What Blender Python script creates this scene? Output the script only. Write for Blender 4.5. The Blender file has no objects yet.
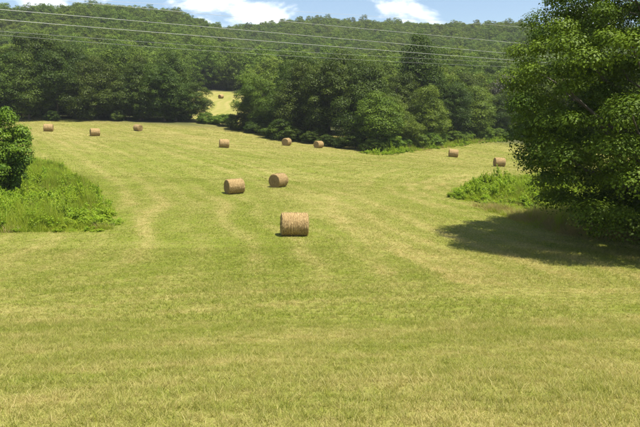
import bpy, math
import numpy as np
from mathutils import Matrix, Vector, Euler

R = math.radians
SC = bpy.context.scene
COL = SC.collection

# ------------------------------------------------------------------ camera, sky, sun, exposure
CZ = 8.0                       # eye height above the lowest part of the hollow
PITCH = R(9.0)
FPX = 622.0                    # focal length in pixels of a 640 px wide frame
cam_d = bpy.data.cameras.new('camera')
cam_d.sensor_width = 36.0
cam_d.lens = 36.0 * FPX / 640.0
cam_d.clip_start = 0.1
cam_d.clip_end = 6000
cam = bpy.data.objects.new('camera', cam_d)
COL.objects.link(cam)
cam.location = (0, 0, CZ)
cam.rotation_euler = (R(90) - PITCH, 0, 0)
SC.camera = cam

SUN_EL = R(70)
SUN_AZ = Vector((0.86, -0.50)).normalized()      # horizontal direction towards the sun
sun_dir = Vector((SUN_AZ.x * math.cos(SUN_EL), SUN_AZ.y * math.cos(SUN_EL), math.sin(SUN_EL)))
sd = bpy.data.lights.new('sun', 'SUN')
sd.energy = 5.0
sd.angle = R(0.53)
sd.color = (1.0, 0.955, 0.87)
sun = bpy.data.objects.new('sun', sd)
COL.objects.link(sun)
sun.rotation_euler = sun_dir.to_track_quat('Z', 'Y').to_euler()
sun.location = (40, -20, 90)

CLOUD_SEED = 73.92
world = bpy.data.worlds.new('World')
SC.world = world
world.use_nodes = True
wn = world.node_tree
wn.nodes.clear()
w_out = wn.nodes.new('ShaderNodeOutputWorld')
w_bg = wn.nodes.new('ShaderNodeBackground')
w_bg.inputs['Strength'].default_value = 0.08
w_sky = wn.nodes.new('ShaderNodeTexSky')
w_sky.sky_type = 'NISHITA'
w_sky.sun_disc = False
w_sky.sun_elevation = SUN_EL
w_sky.sun_rotation = math.atan2(SUN_AZ.x, SUN_AZ.y)
w_sky.altitude = 300
w_sky.air_density = 1.0
w_sky.dust_density = 0.6
w_sky.ozone_density = 1.6
w_tc = wn.nodes.new('ShaderNodeTexCoord')
w_map = wn.nodes.new('ShaderNodeMapping')
w_map.inputs['Location'].default_value = (CLOUD_SEED, CLOUD_SEED * 0.37, CLOUD_SEED * 1.9)
w_map.inputs['Scale'].default_value = (1.0, 1.0, 2.3)
w_n = wn.nodes.new('ShaderNodeTexNoise')
w_n.inputs['Scale'].default_value = 5.2
w_n.inputs['Detail'].default_value = 9.0
w_n.inputs['Roughness'].default_value = 0.55
w_n.inputs['Distortion'].default_value = 0.25
w_r = wn.nodes.new('ShaderNodeValToRGB')
w_r.color_ramp.elements[0].position = 0.54
w_r.color_ramp.elements[1].position = 0.65
w_r.color_ramp.interpolation = 'EASE'
w_mix = wn.nodes.new('ShaderNodeMix')
w_mix.data_type = 'RGBA'
w_mix.inputs[7].default_value = (10.5, 10.8, 11.3, 1)
L = wn.links.new
L(w_tc.outputs['Generated'], w_map.inputs['Vector'])
L(w_map.outputs[0], w_n.inputs['Vector'])
L(w_n.outputs['Fac'], w_r.inputs[0])
L(w_r.outputs[0], w_mix.inputs[0])
L(w_sky.outputs[0], w_mix.inputs[6])
L(w_mix.outputs[2], w_bg.inputs[0])
L(w_bg.outputs[0], w_out.inputs[0])

SC.view_settings.view_transform = 'Standard'
SC.view_settings.look = 'None'
SC.view_settings.exposure = 0.98
SC.view_settings.gamma = 1.0
SC.view_settings.use_curve_mapping = False
SC.render.engine = 'CYCLES'
SC.cycles.max_bounces = 6
SC.cycles.diffuse_bounces = 3
SC.cycles.transmission_bounces = 4
SC.cycles.use_denoising = True
SC.cycles.caustics_reflective = False
SC.cycles.caustics_refractive = False

# ------------------------------------------------------------------ helpers
rng = np.random.default_rng(11)


def tag(o, label=None, cat=None, group=None, kind=None):
    for k, v in (('label', label), ('category', cat), ('group', group), ('kind', kind)):
        if v:
            o[k] = v
    return o


def empty(name, loc, rz=0.0, scale=(1, 1, 1)):
    o = bpy.data.objects.new(name, None)
    COL.objects.link(o)
    o.location = loc
    o.rotation_euler = (0, 0, rz)
    o.scale = scale
    o.empty_display_size = 0.3
    return o


def link(name, me, mat=None, parent=None):
    o = bpy.data.objects.new(name, me)
    COL.objects.link(o)
    if mat is not None and not me.materials:
        me.materials.append(mat)
    if parent is not None:
        o.parent = parent
    return o


def mesh_np(name, V, F, mat=None, attrs=None, smooth=False):
    """V (n,3); F (m,k) all faces with the same number of corners; attrs: name -> (domain, values)"""
    V = np.asarray(V, np.float32)
    F = np.asarray(F, np.int32)
    me = bpy.data.meshes.new(name)
    n, (m, k) = len(V), F.shape
    me.vertices.add(n)
    me.vertices.foreach_set('co', V.ravel())
    me.loops.add(m * k)
    me.loops.foreach_set('vertex_index', F.ravel())
    me.polygons.add(m)
    me.polygons.foreach_set('loop_start', np.arange(m, dtype=np.int32) * k)
    if smooth:
        me.polygons.foreach_set('use_smooth', np.ones(m, bool))
    for an, (dom, val) in (attrs or {}).items():
        a = me.attributes.new(an, 'FLOAT', dom)
        a.data.foreach_set('value', np.asarray(val, np.float32))
    me.update(calc_edges=True)
    if mat is not None:
        me.materials.append(mat)
    return me


def vnoise(x, y, seed=0):
    """smooth 2-D value noise in 0..1"""
    x = np.asarray(x, float); y = np.asarray(y, float)
    xi = np.floor(x).astype(np.int64); yi = np.floor(y).astype(np.int64)
    xf = x - xi; yf = y - yi
    xf = xf * xf * (3 - 2 * xf); yf = yf * yf * (3 - 2 * yf)

    def h(a, b):
        v = (a * 374761393 + b * 668265263 + seed * 1442695041) & 0x7fffffff
        v = ((v ^ (v >> 13)) * 1274126177) & 0x7fffffff
        return ((v ^ (v >> 16)) & 0xffff) / 65535.0
    a = h(xi, yi) * (1 - xf) + h(xi + 1, yi) * xf
    b = h(xi, yi + 1) * (1 - xf) + h(xi + 1, yi + 1) * xf
    return a * (1 - yf) + b * yf


def fbm(x, y, seed=0, oct=4):
    s = 0; a = 0.5; t = 0
    for i in range(oct):
        s = s + a * vnoise(x * 2 ** i, y * 2 ** i, seed + i); t += a; a *= 0.5
    return s / t


def sstep(a, b, x):
    t = np.clip((np.asarray(x, float) - a) / (b - a), 0, 1)
    return t * t * (3 - 2 * t)


def smooth_interp(x, xs, ys):
    """monotone-ish cubic through (xs, ys)"""
    xs = np.asarray(xs, float); ys = np.asarray(ys, float)
    x = np.asarray(x, float)
    d = np.diff(ys) / np.diff(xs)
    m = np.concatenate([[d[0]], (d[:-1] + d[1:]) / 2, [d[-1]]])
    i = np.clip(np.searchsorted(xs, x) - 1, 0, len(xs) - 2)
    h = xs[i + 1] - xs[i]
    t = np.clip((x - xs[i]) / h, 0, 1)
    return ((2 * t**3 - 3 * t**2 + 1) * ys[i] + (t**3 - 2 * t**2 + t) * h * m[i]
            + (-2 * t**3 + 3 * t**2) * ys[i + 1] + (t**3 - t**2) * h * m[i + 1])


# ------------------------------------------------------------------ the lie of the land
DY = [-60, -20, 0, 6, 12, 20, 28, 36, 48, 58, 80, 105, 120, 140, 165, 190, 230, 300, 420, 1500]
DD = [1.2, 1.3, 1.7, 3.05, 4.5, 5.85, 6.6, 7.0, 7.15, 7.05, 6.6, 6.05, 5.5, 4.2, 1.8, -1.2, -7, -14, -20, -24]
# ridge lines: pixel column -> tree-top elevation above the horizon (in pixels) at a depth
R1P = [-400, -60, 10, 60, 100, 140, 180, 205, 222, 240, 270, 330, 1100]
R1E = [59, 83, 91, 98, 102, 101, 99, 93, 84, 68, 45, 10, 0]
R2P = [-400, 150, 235, 262, 300, 340, 380, 420, 460, 500, 540, 640, 1100]
R2E = [52, 74, 82, 85, 89, 89, 87, 85, 85, 82, 79, 75, 52]
Y1, Y2 = 470.0, 640.0


def height(x, y):
    x = np.asarray(x, float); y = np.asarray(y, float)
    D = smooth_interp(y, DY, DD)
    D = D + 0.055 * sstep(45, 105, y) * np.clip(x, -90, 60) * (1 - sstep(170, 260, y))
    z = CZ - D
    z = z + (fbm(x * 0.07 + 9, y * 0.07 + 4, 5, 3) - 0.5) * 0.5 * sstep(4, 30, y)
    z = z + (fbm(x * 0.5, y * 0.5, 17, 2) - 0.5) * 0.10
    g1 = CZ + np.interp(320 + FPX * x / Y1, R1P, R1E) / FPX * Y1 - 11
    g2 = CZ + np.interp(320 + FPX * x / Y2, R2P, R2E) / FPX * Y2 - 11
    roll = (fbm(x * 0.012 + 3, y * 0.012 + 8, 31, 3) - 0.5) * 26
    t1 = sstep(185, Y1 + 30, y); t2 = sstep(300, Y2 + 30, y)
    h1 = z + (g1 + roll * 0.2 - z) * t1 ** 1.15
    h2 = z + (g2 + roll * 0.2 - z) * t2 ** 1.2
    h1 = h1 + roll * np.sin(np.pi * t1) * 0.8
    h2 = h2 + roll * np.sin(np.pi * t2) * 0.8
    k = 4.0
    hill = np.logaddexp(h1 / k, h2 / k) * k - 0.69 * k * (1 - sstep(0, 40, np.abs(h1 - h2)))
    w = sstep(185, 250, y)
    return z * (1 - w) + hill * w


def ray(px, py):
    u = (px - 320.0) / FPX; v = (213.5 - py) / FPX
    c, s = math.cos(PITCH), math.sin(PITCH)
    return np.array([u, c + v * s, v * c - s])


def hit(px, py, tmax=400.0):
    """where the sight line through a point of the photograph meets the land"""
    d = ray(px, py)
    t = np.linspace(2, tmax, 8000)
    z = CZ + d[2] * t - height(d[0] * t, d[1] * t)
    i = np.argmax(z < 0)
    if z[i] >= 0:
        i = len(t) - 1
    return np.array([d[0] * t[i], d[1] * t[i], float(height(d[0] * t[i], d[1] * t[i]))])


def inside(poly, x, y):
    poly = np.asarray(poly, float)
    c = np.zeros(np.shape(x), bool)
    j = len(poly) - 1
    for i in range(len(poly)):
        xi, yi = poly[i][:2]; xj, yj = poly[j][:2]
        with np.errstate(divide='ignore', invalid='ignore'):
            c ^= ((yi > y) != (yj > y)) & (x < (xj - xi) * (y - yi) / (yj - yi + 1e-12) + xi)
        j = i
    return c


LEFT_WEEDS = [hit(*p) for p in ((-70, 158), (20, 158), (62, 166), (94, 186), (116, 211), (119, 227), (100, 233), (0, 233), (-70, 236))]
RIGHT_WEEDS = [hit(*p) for p in ((443, 198), (458, 189), (500, 183), (560, 181), (640, 181), (640, 214), (560, 215), (520, 210), (478, 204))]
RIGHT_DRY = [hit(*p) for p in ((470, 205), (500, 207), (540, 212), (600, 218), (760, 222), (760, 246), (660, 244), (600, 240), (560, 235), (520, 223), (490, 213))]


def line_dist(pts, x, y):
    d = np.full(np.shape(x), 1e9)
    for a_, b_ in zip(pts[:-1], pts[1:]):
        ab = b_[:2] - a_[:2]
        tt = np.clip(((x - a_[0]) * ab[0] + (y - a_[1]) * ab[1]) / (ab @ ab + 1e-9), 0, 1)
        d = np.minimum(d, np.hypot(x - a_[0] - tt * ab[0], y - a_[1] - tt * ab[1]))
    return d


TRACKS = [[hit(*p) for p in t] for t in (      # straw dropped along the tractor's rounds
    ((500, 171), (470, 178), (447, 184), (431, 187), (423, 191.5), (424, 196), (434, 201), (452, 209)),
    ((470, 174), (440, 179), (412, 185), (409, 191), (417, 199), (436, 209)),
    ((306, 212), (331, 223), (356, 234), (381, 246), (419, 260), (470, 284)),
    ((318, 211), (345, 221), (372, 232), (400, 245), (440, 260), (500, 285)),
    ((334, 193), (332, 208), (352, 230), (376, 254), (392, 280)),
    ((95, 165), (113, 180), (131, 199), (142, 219), (146, 236)),
    ((30, 402), (110, 391), (190, 381), (275, 371)))]


def straw_amount(x, y):
    """0 = fresh green regrowth, 1 = dry straw lying in the swath, following the mower's rounds"""
    x = np.asarray(x, float); y = np.asarray(y, float)
    wob = (fbm(x * 0.05, y * 0.05, 3, 3) - 0.5) * 4
    g = 0.0045 * np.clip(y - 15, 0, 140) ** 2
    sA = (x + g) * 0.75 + wob                      # rows sweeping up the hollow to the left
    dB = np.hypot(x - 26, (y - 62) * 0.8)
    sB = dB + wob * 0.5                             # rounds turning about the weedy corner
    sC = y - 0.32 * x + 0.004 * x * x + wob * 0.9   # cross rows along the bank
    wB = 1 - sstep(18, 27, dB)
    wC = 1 - sstep(17, 30, y)

    def rows(s, al, per, sd):
        i = s / per
        f = i - np.floor(i)
        amp = vnoise(np.floor(i) * 7.3, al * 0.05, sd)
        swath = np.exp(-((f - 0.5) / 0.15) ** 2) * (0.15 + 1.0 * amp)
        streak = fbm(s * 0.9, al * 0.04, sd + 40, 3) - 0.5
        return swath * 0.62 + streak * 0.60
    ang = np.arctan2(y - 62, x - 26) * 20
    pat = rows(sA, y, 1.9, 1) * (1 - wB) + rows(sB, ang, 2.0, 2) * wB
    pat = pat * (1 - wC) + rows(sC, x, 2.6, 4) * wC * 0.55
    n = fbm(x * 0.10 + 5, y * 0.10, 8, 4)
    n2 = fbm(x * 0.9, y * 0.9 + 3, 23, 3)
    v = 0.20 + 0.85 * pat + 0.45 * (n - 0.5) + 0.45 * (n2 - 0.5)
    for tr_ in TRACKS:
        v = v + 0.27 * np.exp(-(line_dist(tr_, x, y) / 0.34) ** 2) * (0.5 + n2)
    v = v + 0.22 * (1 - sstep(7, 20, y)) + 0.26 * sstep(85, 118, y) * sstep(-60, -5, -x)
    return np.clip(v, 0, 1)


# ------------------------------------------------------------------ materials
def new_mat(name):
    m = bpy.data.materials.new(name)
    m.use_nodes = True
    nt = m.node_tree
    nt.nodes.clear()
    return m, nt


def nd(nt, t, **kw):
    n = nt.nodes.new(t)
    for k, v in kw.items():
        setattr(n, k, v)
    return n


def mixc(nt, fac, a, b, blend='MIX'):
    n = nt.nodes.new('ShaderNodeMix')
    n.data_type = 'RGBA'
    n.blend_type = blend
    for i, s in ((0, fac), (6, a), (7, b)):
        if hasattr(s, 'is_linked'):
            nt.links.new(s, n.inputs[i])
        elif i == 0:
            n.inputs[0].default_value = s
        else:
            n.inputs[i].default_value = (*s, 1)
    return n.outputs[2]


def math_n(nt, op, a, b=0.0, clamp=False):
    n = nt.nodes.new('ShaderNodeMath')
    n.operation = op
    n.use_clamp = clamp
    for i, s in ((0, a), (1, b)):
        if hasattr(s, 'is_linked'):
            nt.links.new(s, n.inputs[i])
        else:
            n.inputs[i].default_value = s
    return n.outputs[0]


def attr(nt, name, typ='GEOMETRY'):
    a = nd(nt, 'ShaderNodeAttribute', attribute_name=name)
    a.attribute_type = typ
    return a.outputs['Fac']


def leaf_surface(nt, col, trans=0.35, rough=0.5, spec=0.35, tcol=None):
    out = nd(nt, 'ShaderNodeOutputMaterial')
    p = nd(nt, 'ShaderNodeBsdfPrincipled')
    p.inputs['Roughness'].default_value = rough
    p.inputs['Specular IOR Level'].default_value = spec
    t = nd(nt, 'ShaderNodeBsdfTranslucent')
    mx = nd(nt, 'ShaderNodeMixShader')
    mx.inputs[0].default_value = trans
    nt.links.new(col, p.inputs['Base Color'])
    tc = mixc(nt, 1.0, col, tcol or (1.25, 1.3, 0.6), 'MULTIPLY')
    nt.links.new(tc, t.inputs['Color'])
    nt.links.new(p.outputs[0], mx.inputs[1])
    nt.links.new(t.outputs[0], mx.inputs[2])
    nt.links.new(mx.outputs[0], out.inputs[0])


def foliage_mat(name, dark, light, trans=0.35, var=0.35, spec=0.35, inst=False):
    m, nt = new_mat(name)
    tint = attr(nt, 'tint')
    oi = nd(nt, 'ShaderNodeObjectInfo')
    c = mixc(nt, tint, dark, light)
    # each tree a little yellower, bluer, lighter or darker than the next
    rnd = attr(nt, 'hue', 'INSTANCER') if inst else oi.outputs['Random']
    hs = nd(nt, 'ShaderNodeHueSaturation')
    nt.links.new(math_n(nt, 'ADD', math_n(nt, 'MULTIPLY', rnd, -0.022 * var / 0.35), 0.508), hs.inputs['Hue'])
    wn_ = nd(nt, 'ShaderNodeTexWhiteNoise', noise_dimensions='1D')
    nt.links.new(math_n(nt, 'MULTIPLY', rnd, 91.7), wn_.inputs['W'])
    nt.links.new(math_n(nt, 'ADD', math_n(nt, 'MULTIPLY', wn_.outputs['Value'], var), 1.0 - var / 2), hs.inputs['Value'])
    hs.inputs['Saturation'].default_value = 1.04
    nt.links.new(c, hs.inputs['Color'])
    leaf_surface(nt, hs.outputs[0], trans, 0.5, spec)
    return m


def bark_mat(name, c1, c2):
    m, nt = new_mat(name)
    out = nd(nt, 'ShaderNodeOutputMaterial')
    p = nd(nt, 'ShaderNodeBsdfPrincipled')
    p.inputs['Roughness'].default_value = 0.9
    tc = nd(nt, 'ShaderNodeTexCoord')
    mp = nd(nt, 'ShaderNodeMapping')
    mp.inputs['Scale'].default_value = (9, 9, 1.6)
    n = nd(nt, 'ShaderNodeTexNoise')
    n.inputs['Scale'].default_value = 1.6
    n.inputs['Detail'].default_value = 6
    nt.links.new(tc.outputs['Object'], mp.inputs[0])
    nt.links.new(mp.outputs[0], n.inputs['Vector'])
    nt.links.new(mixc(nt, n.outputs['Fac'], c1, c2), p.inputs['Base Color'])
    b = nd(nt, 'ShaderNodeBump')
    b.inputs['Strength'].default_value = 0.8
    b.inputs['Distance'].default_value = 0.03
    nt.links.new(n.outputs['Fac'], b.inputs['Height'])
    nt.links.new(b.outputs[0], p.inputs['Normal'])
    nt.links.new(p.outputs[0], out.inputs[0])
    return m


GREEN = (0.135, 0.180, 0.020)
GREEN2 = (0.262, 0.290, 0.034)
STRAW = (0.45, 0.37, 0.145)
STRAW2 = (0.37, 0.315, 0.105)


def field_mat():
    m, nt = new_mat('mown_hay_field')
    out = nd(nt, 'ShaderNodeOutputMaterial')
    p = nd(nt, 'ShaderNodeBsdfPrincipled')
    p.inputs['Roughness'].default_value = 0.95
    p.inputs['Specular IOR Level'].default_value = 0.1
    geo = nd(nt, 'ShaderNodeNewGeometry')
    n1 = nd(nt, 'ShaderNodeTexNoise')
    n1.inputs['Scale'].default_value = 2.5
    n1.inputs['Detail'].default_value = 8
    n1.inputs['Roughness'].default_value = 0.65
    n2 = nd(nt, 'ShaderNodeTexNoise')
    n2.inputs['Scale'].default_value = 14
    n2.inputs['Detail'].default_value = 5
    for n in (n1, n2):
        nt.links.new(geo.outputs['Position'], n.inputs['Vector'])
    straw = attr(nt, 'straw')
    f = math_n(nt, 'ADD', straw, math_n(nt, 'MULTIPLY', math_n(nt, 'SUBTRACT', n1.outputs['Fac'], 0.5), 1.1), clamp=True)
    g = mixc(nt, n2.outputs['Fac'], GREEN, GREEN2)
    s = mixc(nt, n2.outputs['Fac'], STRAW2, STRAW)
    c = mixc(nt, 1.0, mixc(nt, f, g, s), (0.72, 0.72, 0.70), 'MULTIPLY')
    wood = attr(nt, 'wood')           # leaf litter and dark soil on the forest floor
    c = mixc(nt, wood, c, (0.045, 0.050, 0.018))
    nt.links.new(c, p.inputs['Base Color'])
    b = nd(nt, 'ShaderNodeBump')
    b.inputs['Strength'].default_value = 0.7
    b.inputs['Distance'].default_value = 0.06
    nt.links.new(n2.outputs['Fac'], b.inputs['Height'])
    nt.links.new(b.outputs[0], p.inputs['Normal'])
    nt.links.new(p.outputs[0], out.inputs[0])
    return m


def blade_mat(name, g1, g2, s1, s2, bias=0.0, use_inst=True):
    m, nt = new_mat(name)
    geo = nd(nt, 'ShaderNodeNewGeometry')
    n1 = nd(nt, 'ShaderNodeTexNoise')
    n1.inputs['Scale'].default_value = 2.5
    n1.inputs['Detail'].default_value = 8
    n1.inputs['Roughness'].default_value = 0.55
    nt.links.new(geo.outputs['Position'], n1.inputs['Vector'])
    tint = attr(nt, 'tint')
    base = attr(nt, 'straw', 'INSTANCER') if use_inst else bias
    f = math_n(nt, 'ADD', base, math_n(nt, 'MULTIPLY', math_n(nt, 'SUBTRACT', n1.outputs['Fac'], 0.5), 1.0))
    f = math_n(nt, 'ADD', f, math_n(nt, 'MULTIPLY', math_n(nt, 'SUBTRACT', tint, 0.5), 0.9), clamp=True)
    wn_ = nd(nt, 'ShaderNodeTexWhiteNoise', noise_dimensions='1D')
    nt.links.new(math_n(nt, 'MULTIPLY', tint, 717.3), wn_.inputs['W'])
    g = mixc(nt, wn_.outputs['Value'], g1, g2)
    s = mixc(nt, wn_.outputs['Value'], s1, s2)
    c = mixc(nt, f, g, s)
    leaf_surface(nt, c, 0.45, 0.55, 0.25, (1.15, 1.15, 0.75))
    return m


M_FIELD = field_mat()
M_BLADE = blade_mat('stubble_blades', GREEN, (0.34, 0.365, 0.044), STRAW2, (0.62, 0.51, 0.235))
M_WEED = foliage_mat('weed_leaves', (0.13, 0.215, 0.015), (0.33, 0.42, 0.045), 0.40, 0.3, 0.2)
M_TALL = foliage_mat('tall_green_grass', (0.16, 0.225, 0.018), (0.36, 0.40, 0.060), 0.40, 0.3, 0.2)
M_DRY = foliage_mat('tall_dry_grass', (0.22, 0.185, 0.065), (0.45, 0.36, 0.17), 0.4, 0.25, 0.2)
M_BIG = foliage_mat('maple_leaves', (0.025, 0.052, 0.006), (0.138, 0.192, 0.019), 0.20, 0.1, 0.1)
M_MID = foliage_mat('woodland_leaves', (0.018, 0.036, 0.005), (0.076, 0.110, 0.014), 0.18, 0.40, 0.12)
M_PALE = foliage_mat('pale_leaves', (0.046, 0.080, 0.009), (0.140, 0.190, 0.024), 0.22, 0.30, 0.12)
M_DARK = foliage_mat('dark_leaves', (0.022, 0.042, 0.006), (0.080, 0.115, 0.014), 0.3, 0.1, 0.12)
M_GREYLEAF = foliage_mat('greyish_leaves', (0.060, 0.062, 0.032), (0.120, 0.118, 0.062), 0.3, 0.2)
M_BUSH = foliage_mat('shrub_leaves', (0.052, 0.104, 0.010), (0.165, 0.235, 0.026), 0.24, 0.30, 0.15)
M_HILL = foliage_mat('hill_forest_leaves', (0.044, 0.076, 0.011), (0.150, 0.205, 0.031), 0.24, 0.45, 0.08, inst=True)
M_BARK = bark_mat('bark', (0.055, 0.045, 0.034), (0.15, 0.125, 0.095))

# ------------------------------------------------------------------ the ground: one sheet to the horizon
def axis(segs):
    out = [np.array([segs[0][0]])]
    for a, b, st in segs:
        n = max(1, int(round((b - a) / st)))
        out.append(np.linspace(a, b, n + 1)[1:])
    return np.concatenate(out)


gx = axis([(-1600, -500, 60), (-500, -110, 12), (-110, -45, 1.6), (-45, 45, 0.5), (45, 110, 1.6), (110, 500, 12), (500, 1600, 60)])
gy = axis([(-400, -40, 30), (-40, 2, 2), (2, 60, 0.45), (60, 150, 0.9), (150, 330, 3), (330, 760, 9), (760, 2600, 80)])
GX, GY = np.meshgrid(gx, gy)
GZ = height(GX, GY)
nx, ny = len(gx), len(gy)
idx = np.arange(nx * ny).reshape(ny, nx)
quads = np.stack([idx[:-1, :-1], idx[:-1, 1:], idx[1:, 1:], idx[1:, :-1]], -1).reshape(-1, 4)
CLEAR = ((-32.0, 194.0), (15.5, 48.0))


def clearing(x, y):
    return ((x - CLEAR[0][0] - (y - 194) * -0.16) / CLEAR[1][0]) ** 2 + ((y - CLEAR[0][1]) / CLEAR[1][1]) ** 2


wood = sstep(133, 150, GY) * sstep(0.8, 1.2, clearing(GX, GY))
gme = mesh_np('field', np.stack([GX, GY, GZ], -1).reshape(-1, 3), quads, M_FIELD,
              {'straw': ('POINT', straw_amount(GX, GY).ravel()), 'wood': ('POINT', wood.ravel())}, smooth=True)
ground = link('hay_field', gme)
tag(ground, 'wide mown hay field rolling down into a hollow', 'field', kind='structure')

# ------------------------------------------------------------------ grass blades
def blades(n, size, h0, h1, wid, seed, lean=0.35, flat=0.0, segs=2):
    r = np.random.default_rng(seed)
    px = (r.random(n) - 0.5) * size; py = (r.random(n) - 0.5) * size
    nc = max(3, n // 22)                         # most blades stand in small tufts
    cx_ = (r.random(nc) - 0.5) * size; cy_ = (r.random(nc) - 0.5) * size; ch_ = 0.55 + 0.9 * r.random(nc)
    ct_ = r.random(nc)
    who = r.integers(0, nc, n); tuft = r.random(n) < (0.5 if wid < 0.008 else 0.45 if wid < 0.012 else 0.0 if wid < 0.05 and h1 < 0.2 else 0.3)
    sg = max(0.02, wid * 2.2)
    px = np.where(tuft, cx_[who] + r.normal(0, sg, n), px); py = np.where(tuft, cy_[who] + r.normal(0, sg, n), py)
    h = h0 + (h1 - h0) * r.random(n) ** 1.4
    h = h * np.where(tuft, ch_[who], 0.8) * np.where(r.random(n) < 0.015, 1.7, 1.0)
    a = r.random(n) * 2 * np.pi
    ln = lean * (0.3 + r.random(n)) * h
    lying = r.random(n) < flat
    ln = np.where(lying, h * 1.0, ln)
    hz = np.where(lying, h * 0.18, h)
    w = wid * (0.6 + 0.8 * r.random(n))
    sx, sy = -np.sin(a), np.cos(a)
    b = r.random(n) * 2 * np.pi
    sx, sy = np.where(lying, sx, np.cos(b)), np.where(lying, sy, np.sin(b))
    rows = []
    for k in range(segs + 1):
        t = k / segs
        cx = px + np.cos(a) * ln * t ** 1.8; cy = py + np.sin(a) * ln * t ** 1.8
        cz = hz * t * (1 - 0.12 * t) - 0.01 + np.where(lying, 0.02, 0)
        ww = w * (1 - 0.75 * t ** 1.5) * 0.5
        rows.append(np.stack([cx - sx * ww, cy - sy * ww, cz], -1))
        rows.append(np.stack([cx + sx * ww, cy + sy * ww, cz], -1))
    V = np.stack(rows, 1)
    k = 2 * (segs + 1)
    base = (np.arange(n) * k)[:, None, None]
    q = np.array([[2 * i, 2 * i + 1, 2 * i + 3, 2 * i + 2] for i in range(segs)])
    F = (base + q[None]).reshape(-1, 4)
    tint = np.repeat(np.where(lying, 0.55 + 0.45 * r.random(n), np.where(tuft, 0.6 * ct_[who] + 0.4 * r.random(n), r.random(n)) * 0.95), segs)
    return V.reshape(-1, 3), F, tint


def blade_mesh(name, mat, *a, **k):
    V, F, t = blades(*a, **k)
    return mesh_np(name, V, F, mat, {'tint': ('FACE', t)})


def source_collection(name, meshes):
    c = bpy.data.collections.new(name)
    for i, me in enumerate(meshes):
        o = bpy.data.objects.new('%s_source_%02d' % (name, i), me)
        c.objects.link(o)
    return c


def scatter(name, coll, P, rot, scl, idx_, extra, label=None, cat=None):
    """one 'stuff' object whose points each carry one piece of the collection"""
    me = bpy.data.meshes.new(name)
    P = np.asarray(P, np.float32)
    me.vertices.add(len(P))
    me.vertices.foreach_set('co', P.ravel())
    a = me.attributes.new('rot', 'FLOAT_VECTOR', 'POINT'); a.data.foreach_set('vector', np.asarray(rot, np.float32).ravel())
    a = me.attributes.new('scl', 'FLOAT_VECTOR', 'POINT'); a.data.foreach_set('vector', np.asarray(scl, np.float32).ravel())
    a = me.attributes.new('idx', 'INT', 'POINT'); a.data.foreach_set('value', np.asarray(idx_, np.int32))
    for k, v in extra.items():
        a = me.attributes.new(k, 'FLOAT', 'POINT'); a.data.foreach_set('value', np.asarray(v, np.float32))
    me.update()
    o = link(name, me)
    ng = bpy.data.node_groups.new(name + '_scatter', 'GeometryNodeTree')
    ng.interface.new_socket('Geometry', in_out='INPUT', socket_type='NodeSocketGeometry')
    ng.interface.new_socket('Geometry', in_out='OUTPUT', socket_type='NodeSocketGeometry')
    gi = ng.nodes.new('NodeGroupInput'); go = ng.nodes.new('NodeGroupOutput')
    ci = ng.nodes.new('GeometryNodeCollectionInfo')
    ci.inputs['Collection'].default_value = coll
    ci.inputs['Separate Children'].default_value = True
    ci.inputs['Reset Children'].default_value = True
    ip = ng.nodes.new('GeometryNodeInstanceOnPoints')
    ip.inputs['Pick Instance'].default_value = True

    def na(nm, t):
        n = ng.nodes.new('GeometryNodeInputNamedAttribute'); n.data_type = t
        n.inputs['Name'].default_value = nm
        return n.outputs['Attribute']
    ng.links.new(gi.outputs[0], ip.inputs['Points'])
    ng.links.new(ci.outputs[0], ip.inputs['Instance'])
    ng.links.new(na('idx', 'INT'), ip.inputs['Instance Index'])
    er = ng.nodes.new('FunctionNodeEulerToRotation')
    ng.links.new(na('rot', 'FLOAT_VECTOR'), er.inputs[0])
    ng.links.new(er.outputs[0], ip.inputs['Rotation'])
    ng.links.new(na('scl', 'FLOAT_VECTOR'), ip.inputs['Scale'])
    ng.links.new(ip.outputs[0], go.inputs[0])
    md = o.modifiers.new('scatter', 'NODES'); md.node_group = ng
    tag(o, label, cat, kind='stuff')
    return o


def slope_rot(x, y, yaw):
    e = 0.3
    gxx = (height(x + e, y) - height(x - e, y)) / (2 * e)
    gyy = (height(x, y + e) - height(x, y - e)) / (2 * e)
    out = np.zeros((len(x), 3))
    for i in range(len(x)):
        n = Vector((-gxx[i], -gyy[i], 1)).normalized()
        q = Vector((0, 0, 1)).rotation_difference(n)
        m = q.to_matrix() @ Matrix.Rotation(yaw[i], 3, 'Z')
        out[i] = m.to_euler()
    return out


def in_weeds(x, y):
    return inside(LEFT_WEEDS, x, y) | inside(RIGHT_WEEDS, x, y) | inside(RIGHT_DRY, x, y)


def grass_zone(y0, y1, step, margin):
    ys = np.arange(y0, y1, step)
    P = []
    for y in ys:
        w = 0.56 * y + margin
        xs = np.arange(-w, w, step)
        P.append(np.stack([xs + rng.uniform(-.2, .2, len(xs)) * step, np.full(len(xs), y) + rng.uniform(-.2, .2, len(xs)) * step], -1))
    return np.concatenate(P)


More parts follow.
